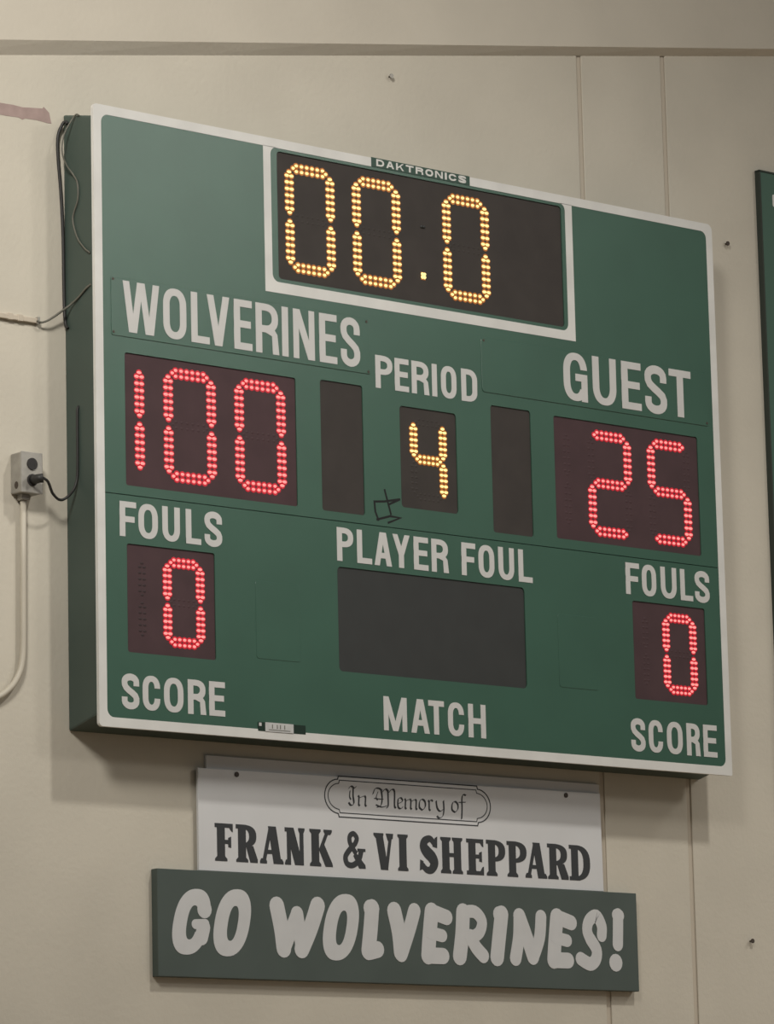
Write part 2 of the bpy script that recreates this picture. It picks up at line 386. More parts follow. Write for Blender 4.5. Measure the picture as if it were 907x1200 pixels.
# home and guest name plates (screwed on)
def plate(x0, x1, z0, z1, r, label, screws):
    p = MB().poly(rrect(x0, x1, z0, z1, r), D-0.0005, D+0.0022, step=False).build('name_plate', 'green', sb); p['label'] = label
    bevel(p, 0.0008, 1)
    for x, z in screws:
        MB().disc((x, z), 0.0042, D+0.0020, D+0.0032, n=10).build('screw', 'nail', p)
    return p
pl = plate(0.056, 1.030, -0.685, -0.5105, 0.006, 'removable green plate with the home team name', [(0.063, -0.518), (0.063, -0.675), (1.018, -0.522), (1.022, -0.678)])
pr = plate(1.483, 2.470, -0.6848, -0.5093, 0.012, 'removable green plate reading GUEST', [(1.494, -0.520), (2.459, -0.675)])
caption([('W', 0.0971, 0.2290), ('O', 0.2428, 0.3279), ('L', 0.3454, 0.4132), ('V', 0.4048, 0.4884), ('E', 0.5049, 0.5733), ('R', 0.5873, 0.6752), ('I', 0.6870, 0.7110), ('N', 0.7306, 0.8125), ('E', 0.8308, 0.8996), ('S', 0.9144, 0.9902)],
        -0.518, -0.670, 0.0235, 0.0215, pl, yface=D+0.0022)
caption([('G', 1.8278, 1.9306), ('U', 1.9534, 2.0568), ('E', 2.0799, 2.1663), ('S', 2.1832, 2.2805), ('T', 2.2922, 2.3905)], -0.5123, -0.6687, 0.0285, 0.0235, pr, yface=D+0.0022)
T1, T2 = 0.0200, 0.0172
caption([('P', 1.0511, 1.1190), ('E', 1.1276, 1.1840), ('R', 1.1958, 1.2664), ('I', 1.2780, 1.2982), ('O', 1.3147, 1.3778), ('D', 1.3978, 1.4635)], -0.6205, -0.7230, T1, T2, up_face)
caption([('F', 0.0780, 0.1372), ('O', 0.1450, 0.2151), ('U', 0.2311, 0.2950), ('L', 0.3167, 0.3721), ('S', 0.3851, 0.4498)], -1.1718, -1.2743, T1, T2, lo_face)
caption([('P', 0.8849, 0.9484), ('L', 0.9629, 1.0209), ('A', 1.0308, 1.0990), ('Y', 1.1032, 1.1713), ('E', 1.1867, 1.2450), ('R', 1.2583, 1.3270), ('F', 1.3796, 1.4369), ('O', 1.4490, 1.5142), ('U', 1.5309, 1.5962), ('L', 1.6142, 1.6726)], -1.1708, -1.2732, T1, T2, lo_face)
caption([('F', 2.0716, 2.1316), ('O', 2.1426, 2.2056), ('U', 2.2254, 2.2958), ('L', 2.3127, 2.3683), ('S', 2.3776, 2.4433)], -1.1705, -1.2725, T1, T2, lo_face)
caption([('S', 0.0786, 0.1406), ('C', 0.1527, 0.2156), ('O', 0.2290, 0.2992), ('R', 0.3152, 0.3814), ('E', 0.3923, 0.4508)], -1.6733, -1.7741, T1, T2, lo_face)
caption([('M', 1.0529, 1.1441), ('A', 1.1608, 1.2336), ('T', 1.2300, 1.2926), ('C', 1.3079, 1.3728), ('H', 1.3899, 1.4609)], -1.6715, -1.7750, T1, T2, lo_face)
caption([('S', 2.0721, 2.1343), ('C', 2.1490, 2.2113), ('O', 2.2291, 2.2983), ('R', 2.3163, 2.3766), ('E', 2.3905, 2.4519)], -1.6710, -1.7750, T1, T2, lo_face)
# maker's name: thin angular letters
mk = []; x = LX0+0.022
for ch in 'DAKTRONICS':
    wd = 0.008 if ch == 'I' else 0.031
    mk.append((ch, x, x+wd)); x += wd+0.0085
k = (LX1-LX0-0.036)/(x-0.0085-LX0-0.022)
mk = [(c, LX0+0.020+(a-LX0-0.022)*k, LX0+0.020+(b_-LX0-0.022)*k) for c, a, b_ in mk]
caption(mk, -0.0005, -0.0225, 0.0068, 0.0052, lp, matname='white', yface=D+0.0015, y1=0.0008)

# ------------------------------------------------------------------ display windows and LED digits
YW = D-0.0035                                              # face of the smoked windows
def window(key, matname, label):
    x0, x1, z0, z1, r = wins[key]
    o = MB().poly(rrect(x0-0.004, x1+0.004, z0-0.004, z1+0.004, r), YB-0.02, YW, step=False).build('display_window', matname, sb); o['label'] = label
    return o
SEGM = {}
def segment(big, horizontal, lit, dark='led_off'):
    key = (big, horizontal, lit, dark)
    if key not in SEGM:
        if big: off = [(-2.5+i)*0.0205 for i in range(6)]; tip = 0.0632; lat = 0.0088 if not horizontal else 0.0088; r = 0.0048
        else: off = [(-2+i)*0.0176 for i in range(5)]; tip = 0.0465; lat = 0.0080 if not horizontal else 0.0082; r = 0.0045
        pts = [(0, -tip), (0, tip)]+[(s*lat, o_) for o_ in off for s in (-1, 1)]
        if horizontal: pts = [(b_, a) for a, b_ in pts]
        b = MB()
        for p in pts:
            if lit:
                b.poly([(p[0]+r*2.25*math.cos(i*math.pi/4), p[1]+r*2.1*math.sin(i*math.pi/4)) for i in range(8)], 0, 0.0008, 1, False)  # glowing disc behind the LED, imitates its halo
            b.dome(p, r, 0.004 if lit else 0.0009, 0.0006 if lit else -0.0004, 0, sx=1.35 if horizontal else 1.8)
        SEGM[key] = b.mesh('digit_segment', {'red': ['led_red', 'glow_red'], 'amber': ['led_amber', 'glow_amber'], None: [dark, dark]}[lit])
    return SEGM[key]
ON = {'0': 'abcdef', '1': 'bc', '2': 'abged', '4': 'fgbc', '5': 'afgcd'}
def digit(ch, x0, x1, zt, zb, color, big, win, only=None):
    zm = (zt+zb)/2; q1, q2 = (zt+zm)/2, (zb+zm)/2; xm = (x0+x1)/2
    pos = dict(a=(xm, zt, 1), b=(x1, q1, 0), c=(x1, q2, 0), d=(xm, zb, 1), e=(x0, q2, 0), f=(x0, q1, 0), g=(xm, zm, 1))
    for s, (x, z, hz) in pos.items():
        if only and s not in only: continue
        lit = color if (ch and s in ON[ch]) else None
        o = link('digit_segment', segment(big, hz, lit, 'led_off' if (ch is None and x < 0.2) else win.data.materials[0]['key']), (x, -YW, Z0+z), win)
        if lit: o['label'] = 'lit %s light segment' % color
wc = window('clock', 'window', 'black clock window with amber digits')
for ch, xm in (('0', 0.8100), ('0', 1.0725), ('0', 1.4370)): digit(ch, xm-0.0795, xm+0.0795, -0.0795, -0.3880, 'amber', True, wc)
MB().rect(-0.009, 0.009, -0.012, 0.012, 0, 0.001, 1).dome((-0.004, -0.004), 0.0055, 0.005, 0.001, 0).dome((0.005, -0.004), 0.0055, 0.005, 0.001, 0).dome((-0.004, 0.006), 0.0055, 0.005, 0.001, 0).dome((0.005, 0.006), 0.0055, 0.005, 0.001, 0).build('decimal_point', ['led_amber', 'glow_amber'], wc, (1.256, -YW, Z0-0.3455))
MB().dome((-0.004, 0), 0.0055, 0.005, 0, 0).dome((0.005, 0), 0.0055, 0.005, 0, 0).build('colon_dot', 'window_blank', wc, (1.258, -YW, Z0-0.188))
wh = window('home', 'window_red_glow', 'dark window with the red home score')
digit('1', 0.0, 0.1565, -0.771, -1.079, 'red', True, wh, only='bc')
digit('0', 0.2615, 0.4195, -0.771, -1.079, 'red', True, wh); digit('0', 0.5240, 0.6820, -0.771, -1.079, 'red', True, wh)
wg = window('guest', 'window_red_glow', 'dark window with the red guest score')
digit(None, 0, 1.837, -0.7685, -1.080, None, True, wg, only='bc')
digit('2', 1.9420, 2.1000, -0.7685, -1.080, 'red', True, wg); digit('5', 2.2045, 2.3625, -0.7685, -1.080, 'red', True, wg)
wp = window('period', 'window', 'dark window with the amber period digit')
digit('4', 1.2005, 1.3185, -0.8106, -1.0438, 'amber', False, wp)
wf = window('hfoul', 'window_red_glow', 'dark window with the red home foul count')
digit(None, 0, 0.1585, -1.3353, -1.568, None, False, wf, only='bc'); digit('0', 0.2492, 0.3688, -1.3353, -1.568, 'red', False, wf)
wq = window('gfoul', 'window_red_glow', 'dark window with the red guest foul count')
digit(None, 0, 2.154, -1.3335, -1.5666, None, False, wq, only='bc'); digit('0', 2.2445, 2.3641, -1.3335, -1.5666, 'red', False, wq)
window('left_blank', 'window', 'unlit narrow dark window beside the home score'); window('right_blank', 'window', 'unlit narrow dark window beside the guest score')
window('pfoul', 'window_blank', 'unlit wide dark player foul window')
# blank covers over unused openings in the lower face
for x0, x1 in ((0.571, 0.737), (1.773, 1.940)):
    o = MB().poly(rrect(x0, x1, -1.593, -1.361, 0.010), D-0.0005, D+0.0012, step=False).build('blank_cover', 'green', sb); bevel(o, 0.0006, 1)
# marker scribble between the windows
sc = MB()
for pts in ([(1.0766, -1.0356), (1.088, -1.072), (1.1011, -1.1134)], [(1.0396, -1.0777), (1.075, -1.074), (1.1386, -1.0608)], [(1.1386, -1.0608), (1.0886, -1.0833)], [(1.0353, -1.0747), (1.0387, -1.1091), (1.0513, -1.1357)],
            [(1.0425, -1.1331), (1.0965, -1.1174), (1.1368, -1.1190), (1.0869, -1.1392)]):
    sc.stroke(pts, 0.0034, D-0.0003, D+0.0003)
sc.build('marker_scribble', 'marker', up_face)['label'] = 'black marker scribble'
# maker's data label by the bottom border
lb = MB().rect(0.571, 0.7495, -1.8075, -1.781, D, D+0.0016).build('data_label', 'groove_green', sb)
MB().rect(0.5975, 0.703, -1.8075, -1.7805, D+0.0016, D+0.003).build('label_sticker', 'chrome', lb)
ls = MB()
for x in (0.622, 0.640, 0.652, 0.668): ls.rect(x, x+0.003, -1.798, -1.786, D+0.003, D+0.0034)
ls.rect(0.610, 0.690, -1.803, -1.801, D+0.003, D+0.0034).build('label_print', 'greycable', lb)
MB().rect(0.574, 0.583, -1.793, -1.783, D+0.0016, D+0.003).build('label_clip', 'chrome', lb)

# ------------------------------------------------------------------ memorial sign
ms = link('memorial_sign', None, (1.25, 0, Z0-2.2100)); tag(ms, 'white sign with black serif lettering and a scrolled text frame, directly under the scoreboard', 'sign')
bevel(MB().rect(0.488, 2.060, -2.2100, -1.868, 0.0, 0.010).build('backing_board', 'sign_white', ms), 0.001, 1)
sg = bevel(MB().poly([(0.448, -2.2100), (2.057, -2.2100), (2.0535, -1.8985), (0.449, -1.909)], 0.010, 0.020, step=False).build('sign_board', 'sign_white', ms), 0.001, 1)
for x, z in ((0.592, -1.921), (1.906, -1.9124)): MB().disc((x, z), 0.008, 0.0195, 0.0225, n=12).build('screw', 'nail', ms)
def serif(ch, w, h, t, th, y1=0.001):
    b = MB(); y0 = 0.0; P = lambda pts: b.poly(pts, y0, y1); sl = th
    def stem(x0, x1, z0=0.0, z1=h): P([(x0, z0), (x1, z0), (x1, z1), (x0, z1)])
    def foot(xc, hw, z, d):                               # bracketed slab serif; d = +1 above z, -1 below z
        P([(xc-hw, z), (xc+hw, z), (xc+hw, z+d*sl*0.55), (xc+hw*0.62, z+d*sl*1.25), (xc-hw*0.62, z+d*sl*1.25), (xc-hw, z+d*sl*0.55)])
    def diag(xt, xb, k, z0=0, z1=h): P([(xb, z0), (xb+k, z0), (xt+k, z1), (xt, z1)])
    def bowl(z0, z1, x0, x1, thick):
        Lo = []; Ro = []; cz = (z0+z1)/2; rz = (z1-z0)/2
        for i in range(17):
            a = math.radians(90-180*i/16); c = abs(math.cos(a))**0.75; s_ = math.copysign(abs(math.sin(a))**0.8, math.sin(a))
            Lo.append((x0+(x1-x0-thick)*c, cz+(rz-th)*s_)); Ro.append((x0+(x1-x0)*c, cz+rz*s_))
        b.strip(Lo, Ro, y0, y1)
    tn = t*0.5
    if ch == 'I': stem(w/2-t/2, w/2+t/2); foot(w/2, w/2, 0, 1); foot(w/2, w/2, h, -1)
    elif ch in 'FE':
        x0 = w*0.12; stem(x0, x0+t); foot(x0+t/2, t*0.78, 0, 1)
        P([(0, h), (w, h), (w, h*0.78), (w*0.92, h*0.80), (w*0.80, h-th), (0, h-th)])
        P([(x0+t*0.5, h*0.46), (w*0.74, h*0.46), (w*0.74, h*0.46+th), (x0+t*0.5, h*0.46+th)]); P([(w*0.74, h*0.38), (w*0.90, h*0.36), (w*0.90, h*0.66), (w*0.74, h*0.62)])
        if ch == 'E': P([(0, 0), (w, 0), (w, h*0.24), (w*0.92, h*0.22), (w*0.80, th), (0, th)])
    elif ch in 'RPD':
        x0 = w*0.10; stem(x0, x0+t); foot(x0+t/2, t*0.76, 0, 1); P([(0, h), (x0+t, h), (x0+t, h-th), (0, h-th)])
        if ch == 'D': bowl(0, h, x0+t*0.5, w, t*0.98); P([(0, 0), (x0+t, 0), (x0+t, th), (0, th)])
        else: bowl(h*0.40, h, x0+t*0.5, w*(0.95 if ch == 'R' else 1.0), t*0.92)
        if ch == 'R': P([(w*0.66, 0), (w, 0), (w, th*0.8), (w*0.80, h*0.44), (w*0.45, h*0.46)])
    elif ch == 'A':
        diag(w*0.40, w*0.07, tn*0.9); diag(w*0.36, w*0.93-t*1.02, t*1.02); P([(w*0.2, h*0.26), (w*0.75, h*0.26), (w*0.75, h*0.26+th), (w*0.22, h*0.26+th)])
        foot(w*0.14, w*0.15, 0, 1); foot(w*0.83, w*0.19, 0, 1)
    elif ch == 'V':
        diag(w*0.08, w*0.55-t*0.55, t); diag(w*0.80, w*0.55, tn*0.8, 0, h); foot(w*0.25, w*0.25, h, -1); P([(w*0.62, h), (w, h), (w*0.97, h*0.86), (w*0.72, h*0.80)])
    elif ch == 'N':
        stem(w*0.10, w*0.10+tn); stem(w*0.86-tn*0.6, w*0.86+tn*0.4); diag(w*0.04, w*0.86-t*0.95, t*1.05)
        foot(w*0.14, w*0.15, 0, 1); foot(w*0.84, w*0.16, h, -1); P([(0, h), (w*0.3, h), (w*0.3, h-th), (0, h-th)])
    elif ch == 'K':
        x0 = w*0.08; stem(x0, x0+t); foot(x0+t/2, t*0.74, 0, 1); foot(x0+t/2, t*0.74, h, -1)
        diag(w*0.74, w*0.38, tn*0.9, h*0.42, h); P([(w*0.68, 0), (w, 0), (w*0.98, th*0.8), (w*0.62, h*0.62), (w*0.40, h*0.46)]); foot(w*0.80, w*0.18, h, -1)
    elif ch == 'H':
        for xc in (w*0.24, w*0.76): stem(xc-t/2, xc+t/2); foot(xc, w*0.23, 0, 1); foot(xc, w*0.23, h, -1)
        P([(w*0.24, h*0.46), (w*0.76, h*0.46), (w*0.76, h*0.46+th), (w*0.24, h*0.46+th)])
    elif ch == 'S':
        C = smooth([(w*0.80, h*0.80), (w*0.58, h*0.93), (w*0.30, h*0.86), (w*0.24, h*0.70), (w*0.42, h*0.55), (w*0.66, h*0.42), (w*0.78, h*0.25), (w*0.62, h*0.08), (w*0.36, h*0.07), (w*0.14, h*0.20)], 5)
        L_ = []; R_ = []; n_ = len(C)
        for i, p in enumerate(C):
            d = (C[min(i+1, n_-1)]-C[max(i-1, 0)]).normalized(); nn = Vector((-d.y, d.x)); k = t*(0.30+0.34*math.sin(math.pi*i/(n_-1))**2)
            L_.append(p+nn*k); R_.append(p-nn*k)
        b.strip(L_, R_, y0, y1); P([(w*0.70, h*0.72), (w*0.95, h*0.68), (w*0.97, h), (w*0.84, h*0.96)]); P([(0, h*0.04), (w*0.22, h*0.10), (w*0.20, h*0.30), (w*0.03, h*0.34)])
    elif ch == '&':
        b.stroke(smooth([(w*0.60, h*0.40), (w*0.36, h*0.66), (w*0.34, h*0.86), (w*0.50, h*0.94), (w*0.64, h*0.82), (w*0.56, h*0.66)], 5), t*0.27, y0, y1)
        b.stroke(smooth([(w*0.58, h*0.68), (w*0.36, h*0.52)], 5), t*0.27, y0, y1)
        b.stroke(smooth([(w*0.38, h*0.54), (w*0.15, h*0.32), (w*0.20, h*0.12), (w*0.44, h*0.08), (w*0.70, h*0.22), (w*0.82, h*0.48)], 5), t*0.30, y0, y1)
        P([(w*0.66, h*0.46), (w, h*0.46), (w, h*0.54), (w*0.66, h*0.54)]); P([(w*0.72, 0.0), (w, 0.0), (w*0.98, h*0.10), (w*0.60, h*0.42), (w*0.48, h*0.34)])
    return b
caption([('F', 0.5075, 0.5742), ('R', 0.5856, 0.6657), ('A', 0.6755, 0.7615), ('N', 0.7695, 0.8450), ('K', 0.8638, 0.9516), ('&', 0.9885, 1.0794), ('V', 1.1127, 1.1902), ('I', 1.2071, 1.2478), ('S', 1.2938, 1.3686), ('H', 1.3778, 1.4685), ('E', 1.4837, 1.5534), ('P', 1.5648, 1.6432), ('P', 1.6501, 1.7320), ('A', 1.7265, 1.8144), ('R', 1.8193, 1.9073), ('D', 1.9118, 2.0006)],
        -2.0684, -2.1793, 0.0290, 0.0120, sg, matname='sign_black', yface=0.020, y1=0.001, maker=serif)
# scrolled frame, two lines
def scroll(e):
    x0, x1, z0, z1 = 0.9800+e*0.3, 1.5330-e*0.3, -2.0270+e, -1.9035-e; zm = -1.9650; rx = 0.0545-e*0.75; rz = (z1-z0)/2-0.010
    P = [(x0, z0), (x1, z0), (x1+0.003, z0+0.010)]+arc(x1, zm, rx, rz, -76, 76, 14)+[(x1+0.003, z1-0.010), (x1, z1), (x0, z1), (x0-0.003, z1-0.010)]+arc(x0, zm, rx, rz, 104, 256, 14)+[(x0-0.003, z0+0.010)]
    return P
MB().stroke(scroll(0), 0.0018, 0.020, 0.0206, True).build('frame_line', 'sign_black', sg); MB().stroke(scroll(0.0125), 0.0014, 0.020, 0.0206, True).build('frame_line', 'sign_black', sg)
# blackletter line, drawn with a broad nib held at 40 degrees
NIB = Vector((math.cos(math.radians(38)), math.sin(math.radians(38))))*0.0036
def nib(b, pts, k=1.0, sm=True):
    P = smooth(pts, 5) if sm and len(pts) > 2 else [Vector(p) for p in pts]
    # a nib run as short prisms, each the sweep of the nib edge
    L_ = [p+NIB*k for p in P]; R_ = [p-NIB*k for p in P]
    b.strip(L_, R_, 0, 0.0006); b.strip([p+Vector((0.0006, -0.0006)) for p in P], [p-Vector((0.0006, -0.0006)) for p in P], 0, 0.0006)
def black(ch, w, h):
    """h is the x-height; capitals rise to about 1.75 h"""
    b = MB(); c = h*1.75
    if ch == 'I':
        nib(b, [(w*0.05, c*0.86), (w*0.35, c), (w*0.75, c*0.90), (w*1.0, c)]); nib(b, [(w*0.62, c*0.92), (w*0.58, c*0.5), (w*0.66, c*0.12), (w*0.30, 0), (0, c*0.14)]); nib(b, [(w*0.20, c*0.75), (w*0.14, c*0.45), (w*0.30, c*0.30)], 0.7)
    elif ch == 'M':
        nib(b, [(0, c*0.66), (w*0.10, c*0.95), (w*0.28, c*0.98), (w*0.40, c*0.86)]); nib(b, [(w*0.36, c*0.92), (w*0.40, c*0.5), (w*0.34, c*0.10), (w*0.16, 0)]); nib(b, [(w*0.42, c*0.80), (w*0.56, c*0.98), (w*0.68, c*0.84)]); nib(b, [(w*0.66, c*0.9), (w*0.66, c*0.12), (w*0.58, 0)])
        nib(b, [(w*0.70, c*0.80), (w*0.84, c*0.98), (w*0.95, c*0.86), (w*0.94, c*0.14), (w*1.0, 0.02*c)]); nib(b, [(w*0.05, c*0.45), (w*0.45, c*0.42)], 0.6); nib(b, [(w*0.12, c*0.12), (w*0.36, c*0.02), (w*0.6, c*0.1)], 0.8); nib(b, [(w*0.22, c*0.8), (w*0.14, c*0.5), (w*0.2, c*0.36)], 0.6)
    elif ch in 'nm':
        k = 2 if ch == 'n' else 3
        for i in range(k):
            x0 = w*i/(k-1)*0.86 if k > 1 else 0
            nib(b, [(x0, h*0.94), (x0+0.003, h*0.8), (x0+0.001, h*0.12), (x0+0.005, 0)], 1, False)
            if i < k-1: nib(b, [(x0+0.002, h*0.70), (w*(i+1)/(k-1)*0.86, h*0.96)], 0.7, False)
    elif ch == 'e': nib(b, [(w*0.15, h*0.9), (w*0.05, h*0.5), (w*0.15, h*0.1), (w*0.55, 0), (w*0.95, h*0.2)]); nib(b, [(w*0.15, h*0.9), (w*0.6, h*1.0), (w*0.9, h*0.72), (w*0.2, h*0.46)], 0.9)
    elif ch == 'o': nib(b, [(w*0.2, h*0.9), (w*0.05, h*0.6), (w*0.08, h*0.2), (w*0.5, 0)]); nib(b, [(w*0.2, h*0.9), (w*0.55, h), (w*0.92, h*0.75), (w*0.9, h*0.3), (w*0.5, 0)])
    elif ch == 'r': nib(b, [(w*0.15, h*0.94), (w*0.3, h*0.8), (w*0.28, h*0.12), (w*0.5, 0)], 1, False); nib(b, [(w*0.3, h*0.75), (w*0.7, h), (w, h*0.86)], 0.9)
    elif ch == 'y': nib(b, [(w*0.05, h*0.94), (w*0.15, h*0.3), (w*0.45, 0), (w*0.8, h*0.2)]); nib(b, [(w*0.85, h), (w*0.88, h*0.2), (w*0.75, -h*0.4), (w*0.35, -h*0.62), (w*0.1, -h*0.45)])
    elif ch == 'f': nib(b, [(w*0.95, h*1.62), (w*0.62, h*1.70), (w*0.45, h*1.3), (w*0.44, h*0.4), (w*0.36, -h*0.58)]); nib(b, [(w*0.05, h*0.95), (w*0.9, h*1.0)], 0.7)
    return b
for ch, x0, x1 in (('I', 1.018, 1.049), ('n', 1.056, 1.086), ('M', 1.114, 1.204), ('e', 1.2105, 1.2335), ('m', 1.240, 1.290), ('o', 1.2965, 1.3235), ('r', 1.331, 1.352), ('y', 1.3640, 1.4010), ('o', 1.428, 1.4555), ('f', 1.4560, 1.4890)):
    link('letter', black(ch, x1-x0, 0.0335).mesh('letter', 'sign_black'), (x0, -0.020, Z0-1.9900), sg)

# ------------------------------------------------------------------ slogan sign
gs = link('slogan_sign', None, (1.238, 0, Z0-2.5225)); tag(gs, 'long dark green sign with fat white slanted cartoon lettering and an exclamation mark', 'sign')
gb = bevel(MB().rect(0.2885, 2.188, -2.5225, -2.2115, 0.0, 0.030).build('sign_board', 'sign_green', gs), 0.0015, 1)
def balloon(ch, w, h):
    b = MB(); r = 0.0275; y1 = 0.0012
    q = lambda a, c: (r+a*(w-2*r), r+c*(h-2*r))
    F = lambda pts, rr=r, sm=True: b.fat(smooth([q(*p) for p in pts], 5) if (sm and len(pts) > 2) else [q(*p) for p in pts], rr, 0, y1)
    if ch in 'GO':
        sh = 0.30*w                                       # slant of the outline
        def loop(rx, rz, a, cx, cz, e=0.85):
            c, s_ = math.cos(math.radians(a)), math.sin(math.radians(a)); u = math.copysign(abs(c)**e, c); v_ = math.copysign(abs(s_)**e, s_)
            return (cx+rx*u+sh*v_*rz/h, cz+rz*v_)
        rx = w/2-0.008; ang = [i*9 for i in range(40)] if ch == 'O' else [28+i*7.4 for i in range(42)]
        R_ = [loop(rx, h/2, a, w/2, h/2) for a in ang]; L_ = [loop(0.0185 if ch == 'O' else 0.019, h*0.26, a, w/2+0.002, h/2-0.002) for a in ang]
        b.strip(L_, R_, 0, y1, ch == 'O')
        if ch == 'G':
            b.disc(((L_[0][0]+R_[0][0])/2, (L_[0][1]+R_[0][1])/2), math.dist(L_[0], R_[0])/2, 0, y1)
            b.fat([(w*0.60, h*0.465), (w*0.84, h*0.475)], 0.0145, 0, y1); b.fat([(w*0.80, h*0.42), (w*0.74, h*0.27)], 0.0235, 0, y1)
    elif ch == 'W': F([(0.02, 0.96), (0.12, 0.45), (0.17, 0.02)]); F([(0.17, 0.0), (0.50, 0.78)], r*0.85, False); F([(0.50, 0.80), (0.60, 0.05)], r*0.85, False); F([(0.60, 0.02), (0.82, 0.5), (1.0, 1.0)])
    elif ch == 'L': F([(0.50, 1.0), (0.34, 0.55), (0.10, 0.02)], r, True); F([(0.34, 1.0), (0.55, 0.99)], r*0.95, False); F([(0.10, 0.0), (0.92, 0.06)], r*0.92, False)
    elif ch == 'V': F([(0.02, 0.98), (0.22, 0.5), (0.30, 0.04)]); F([(0.32, 0.0), (0.72, 0.55), (1.0, 1.0)], r*0.88)
    elif ch == 'E': F([(0.24, 1.0), (0.12, 0.5), (0.02, 0.0)]); F([(0.24, 1.0), (0.98, 0.88)], r*0.86, False); F([(0.14, 0.52), (0.74, 0.46)], r*0.72, False); F([(0.02, 0.0), (0.76, 0.0)], r*0.90, False)
    elif ch == 'R': F([(0.18, 1.0), (0.12, 0.5), (0.0, 0.0)]); F([(0.18, 1.0), (0.66, 1.02), (0.95, 0.82), (0.84, 0.56), (0.46, 0.42)], r*0.72); F([(0.46, 0.46), (0.68, 0.22), (0.98, 0.03)], r*0.82)
    elif ch == 'I': F([(0.88, 1.0), (0.48, 0.5), (0.10, 0.0)]); F([(0.55, 1.0), (0.95, 0.97)], r*0.9, False)
    elif ch == 'N': F([(0.18, 0.98), (0.14, 0.5), (0.0, 0.0)], r*0.86); F([(0.18, 1.0), (0.42, 0.55), (0.66, 0.05)], r*0.9); F([(1.0, 1.0), (0.92, 0.5), (0.66, 0.03)], r*0.82)
    elif ch == 'S':
        r = 0.0205
        F([(0.97, 0.60), (0.98, 0.80), (0.76, 1.0), (0.44, 0.90), (0.34, 0.68), (0.52, 0.46)], r); F([(0.46, 0.52), (0.72, 0.30), (0.68, 0.10), (0.42, 0.0), (0.02, 0.10)], r*1.05)
    elif ch == '!':
        F([(0.72, 1.0), (0.66, 0.72), (0.56, 0.40)], r*0.80); F([(0.52, 1.0), (0.92, 0.99)], r*0.72, False); b.disc(q(0.20, 0.02), r*1.02, 0, y1)
    return b
for ch, x0, x1, zt, zb in (('G', 0.3361, 0.4831, -2.2658, -2.4577), ('O', 0.4861, 0.6320, -2.2609, -2.4584), ('W', 0.6955, 0.9086, -2.2715, -2.4591), ('O', 0.8962, 1.0428, -2.2593, -2.4590), ('L', 1.0426, 1.1410, -2.2708, -2.4571), ('V', 1.1496, 1.2862, -2.2731, -2.4603),
                           ('E', 1.2806, 1.4163, -2.2724, -2.4614), ('R', 1.4093, 1.5622, -2.2700, -2.4603), ('I', 1.5585, 1.6429, -2.2710, -2.4590), ('N', 1.6377, 1.8028, -2.2738, -2.4598), ('E', 1.7955, 1.9316, -2.2713, -2.4608), ('S', 1.9158, 2.0546, -2.2696, -2.4618), ('!', 2.0547, 2.1404, -2.2564, -2.4651)):
    link('letter', balloon(ch, x1-x0, zt-zb).mesh('letter', 'sign_letter'), (x0, -0.030, Z0+zb), gb)

# ------------------------------------------------------------------ second green board farther along the wall
wb = link('wall_board', None, (3.6, 0, Z0-1.9)); tag(wb, 'plain green wall board with a dark edge, past the end of the scoreboard', 'board')
ob_ = bevel(MB().rect(2.890, 4.310, -1.900, 0.270, 0.0, 0.020).build('panel', 'board', wb), 0.001, 1)
MB().rect(2.884, 2.890, -1.900, 0.272, 0.0, 0.022).build('edge_strip', 'sign_edge', wb); MB().rect(2.884, 4.310, 0.270, 0.276, 0.0, 0.022).build('edge_strip', 'sign_edge', wb)
MB().poly(rrect(2.944, 2.990, 0.155, 0.198, 0.006), 0.020, 0.0210, step=False).build('white_mark', 'white', wb)

# ------------------------------------------------------------------ outlet box, conduit, cords
ox0, ox1, oz0, oz1, od = -0.196, -0.123, -1.158, -1.040, 0.052
ou = link('outlet_box', None, ((ox0+ox1)/2, 0, Z0+oz0)); tag(ou, 'grey metal surface outlet box with two round dark sockets', 'outlet')
bevel(MB().rect(ox0, ox1, oz0, oz1, 0, od).build('box_body', 'galv', ou), 0.004, 2)
cpz = MB().rect(ox0-0.001, ox1+0.001, oz0-0.001, oz1+0.001, od, od+0.004).build('cover_plate', 'galv', ou); bevel(cpz, 0.002, 2)
for z in (-1.074, -1.121):
    s_ = MB().disc(((ox0+ox1)/2, z), 0.0175, od+0.004, od+0.0075, n=20).build('socket', 'socket', ou)
    for dx in (-0.006, 0.006): MB().rect((ox0+ox1)/2+dx-0.001, (ox0+ox1)/2+dx+0.001, z-0.004, z+0.005, od+0.0075, od+0.0079).build('slot', 'cord', s_)
ko = MB()
P = [(0.030+0.009*math.cos(k*math.pi/6), -1.135+0.011*math.sin(k*math.pi/6)) for k in range(12)]
ko.v = [(ox0-0.0008, -a, z) for a, z in P]+[(ox0+0.001, -a, z) for a, z in P]; ko.f = [tuple(range(12)), tuple(range(23, 11, -1))]+[(i, (i+1) % 12, 12+(i+1) % 12, 12+i) for i in range(12)]; ko.m = [0]*14
ko.build('knockout', 'nail', ou, recalc=True)
cd = link('conduit', None, (-0.165, 0, Z0-1.75)); tag(cd, 'beige painted conduit pipe running down from the outlet box and bending away', 'pipe')
path = [(-0.163, -0.016, -1.150), (-0.164, -0.016, -1.35), (-0.166, -0.016, -1.58)]+[Vector((x, -0.016, z)) for x, z in smooth([(-0.167, -1.615), (-0.1755, -1.663), (-0.201, -1.708), (-0.245, -1.744), (-0.30, -1.765)], 5)]+[(-0.45, -0.016, -1.772), (-0.9, -0.016, -1.772)]
MB().tube(path, 0.0090, 12).build('pipe', 'pipe', cd)
bevel(MB().rect(-0.178, -0.148, -1.175, -1.156, 0.004, 0.030).build('connector', 'galv', cd), 0.004, 2)
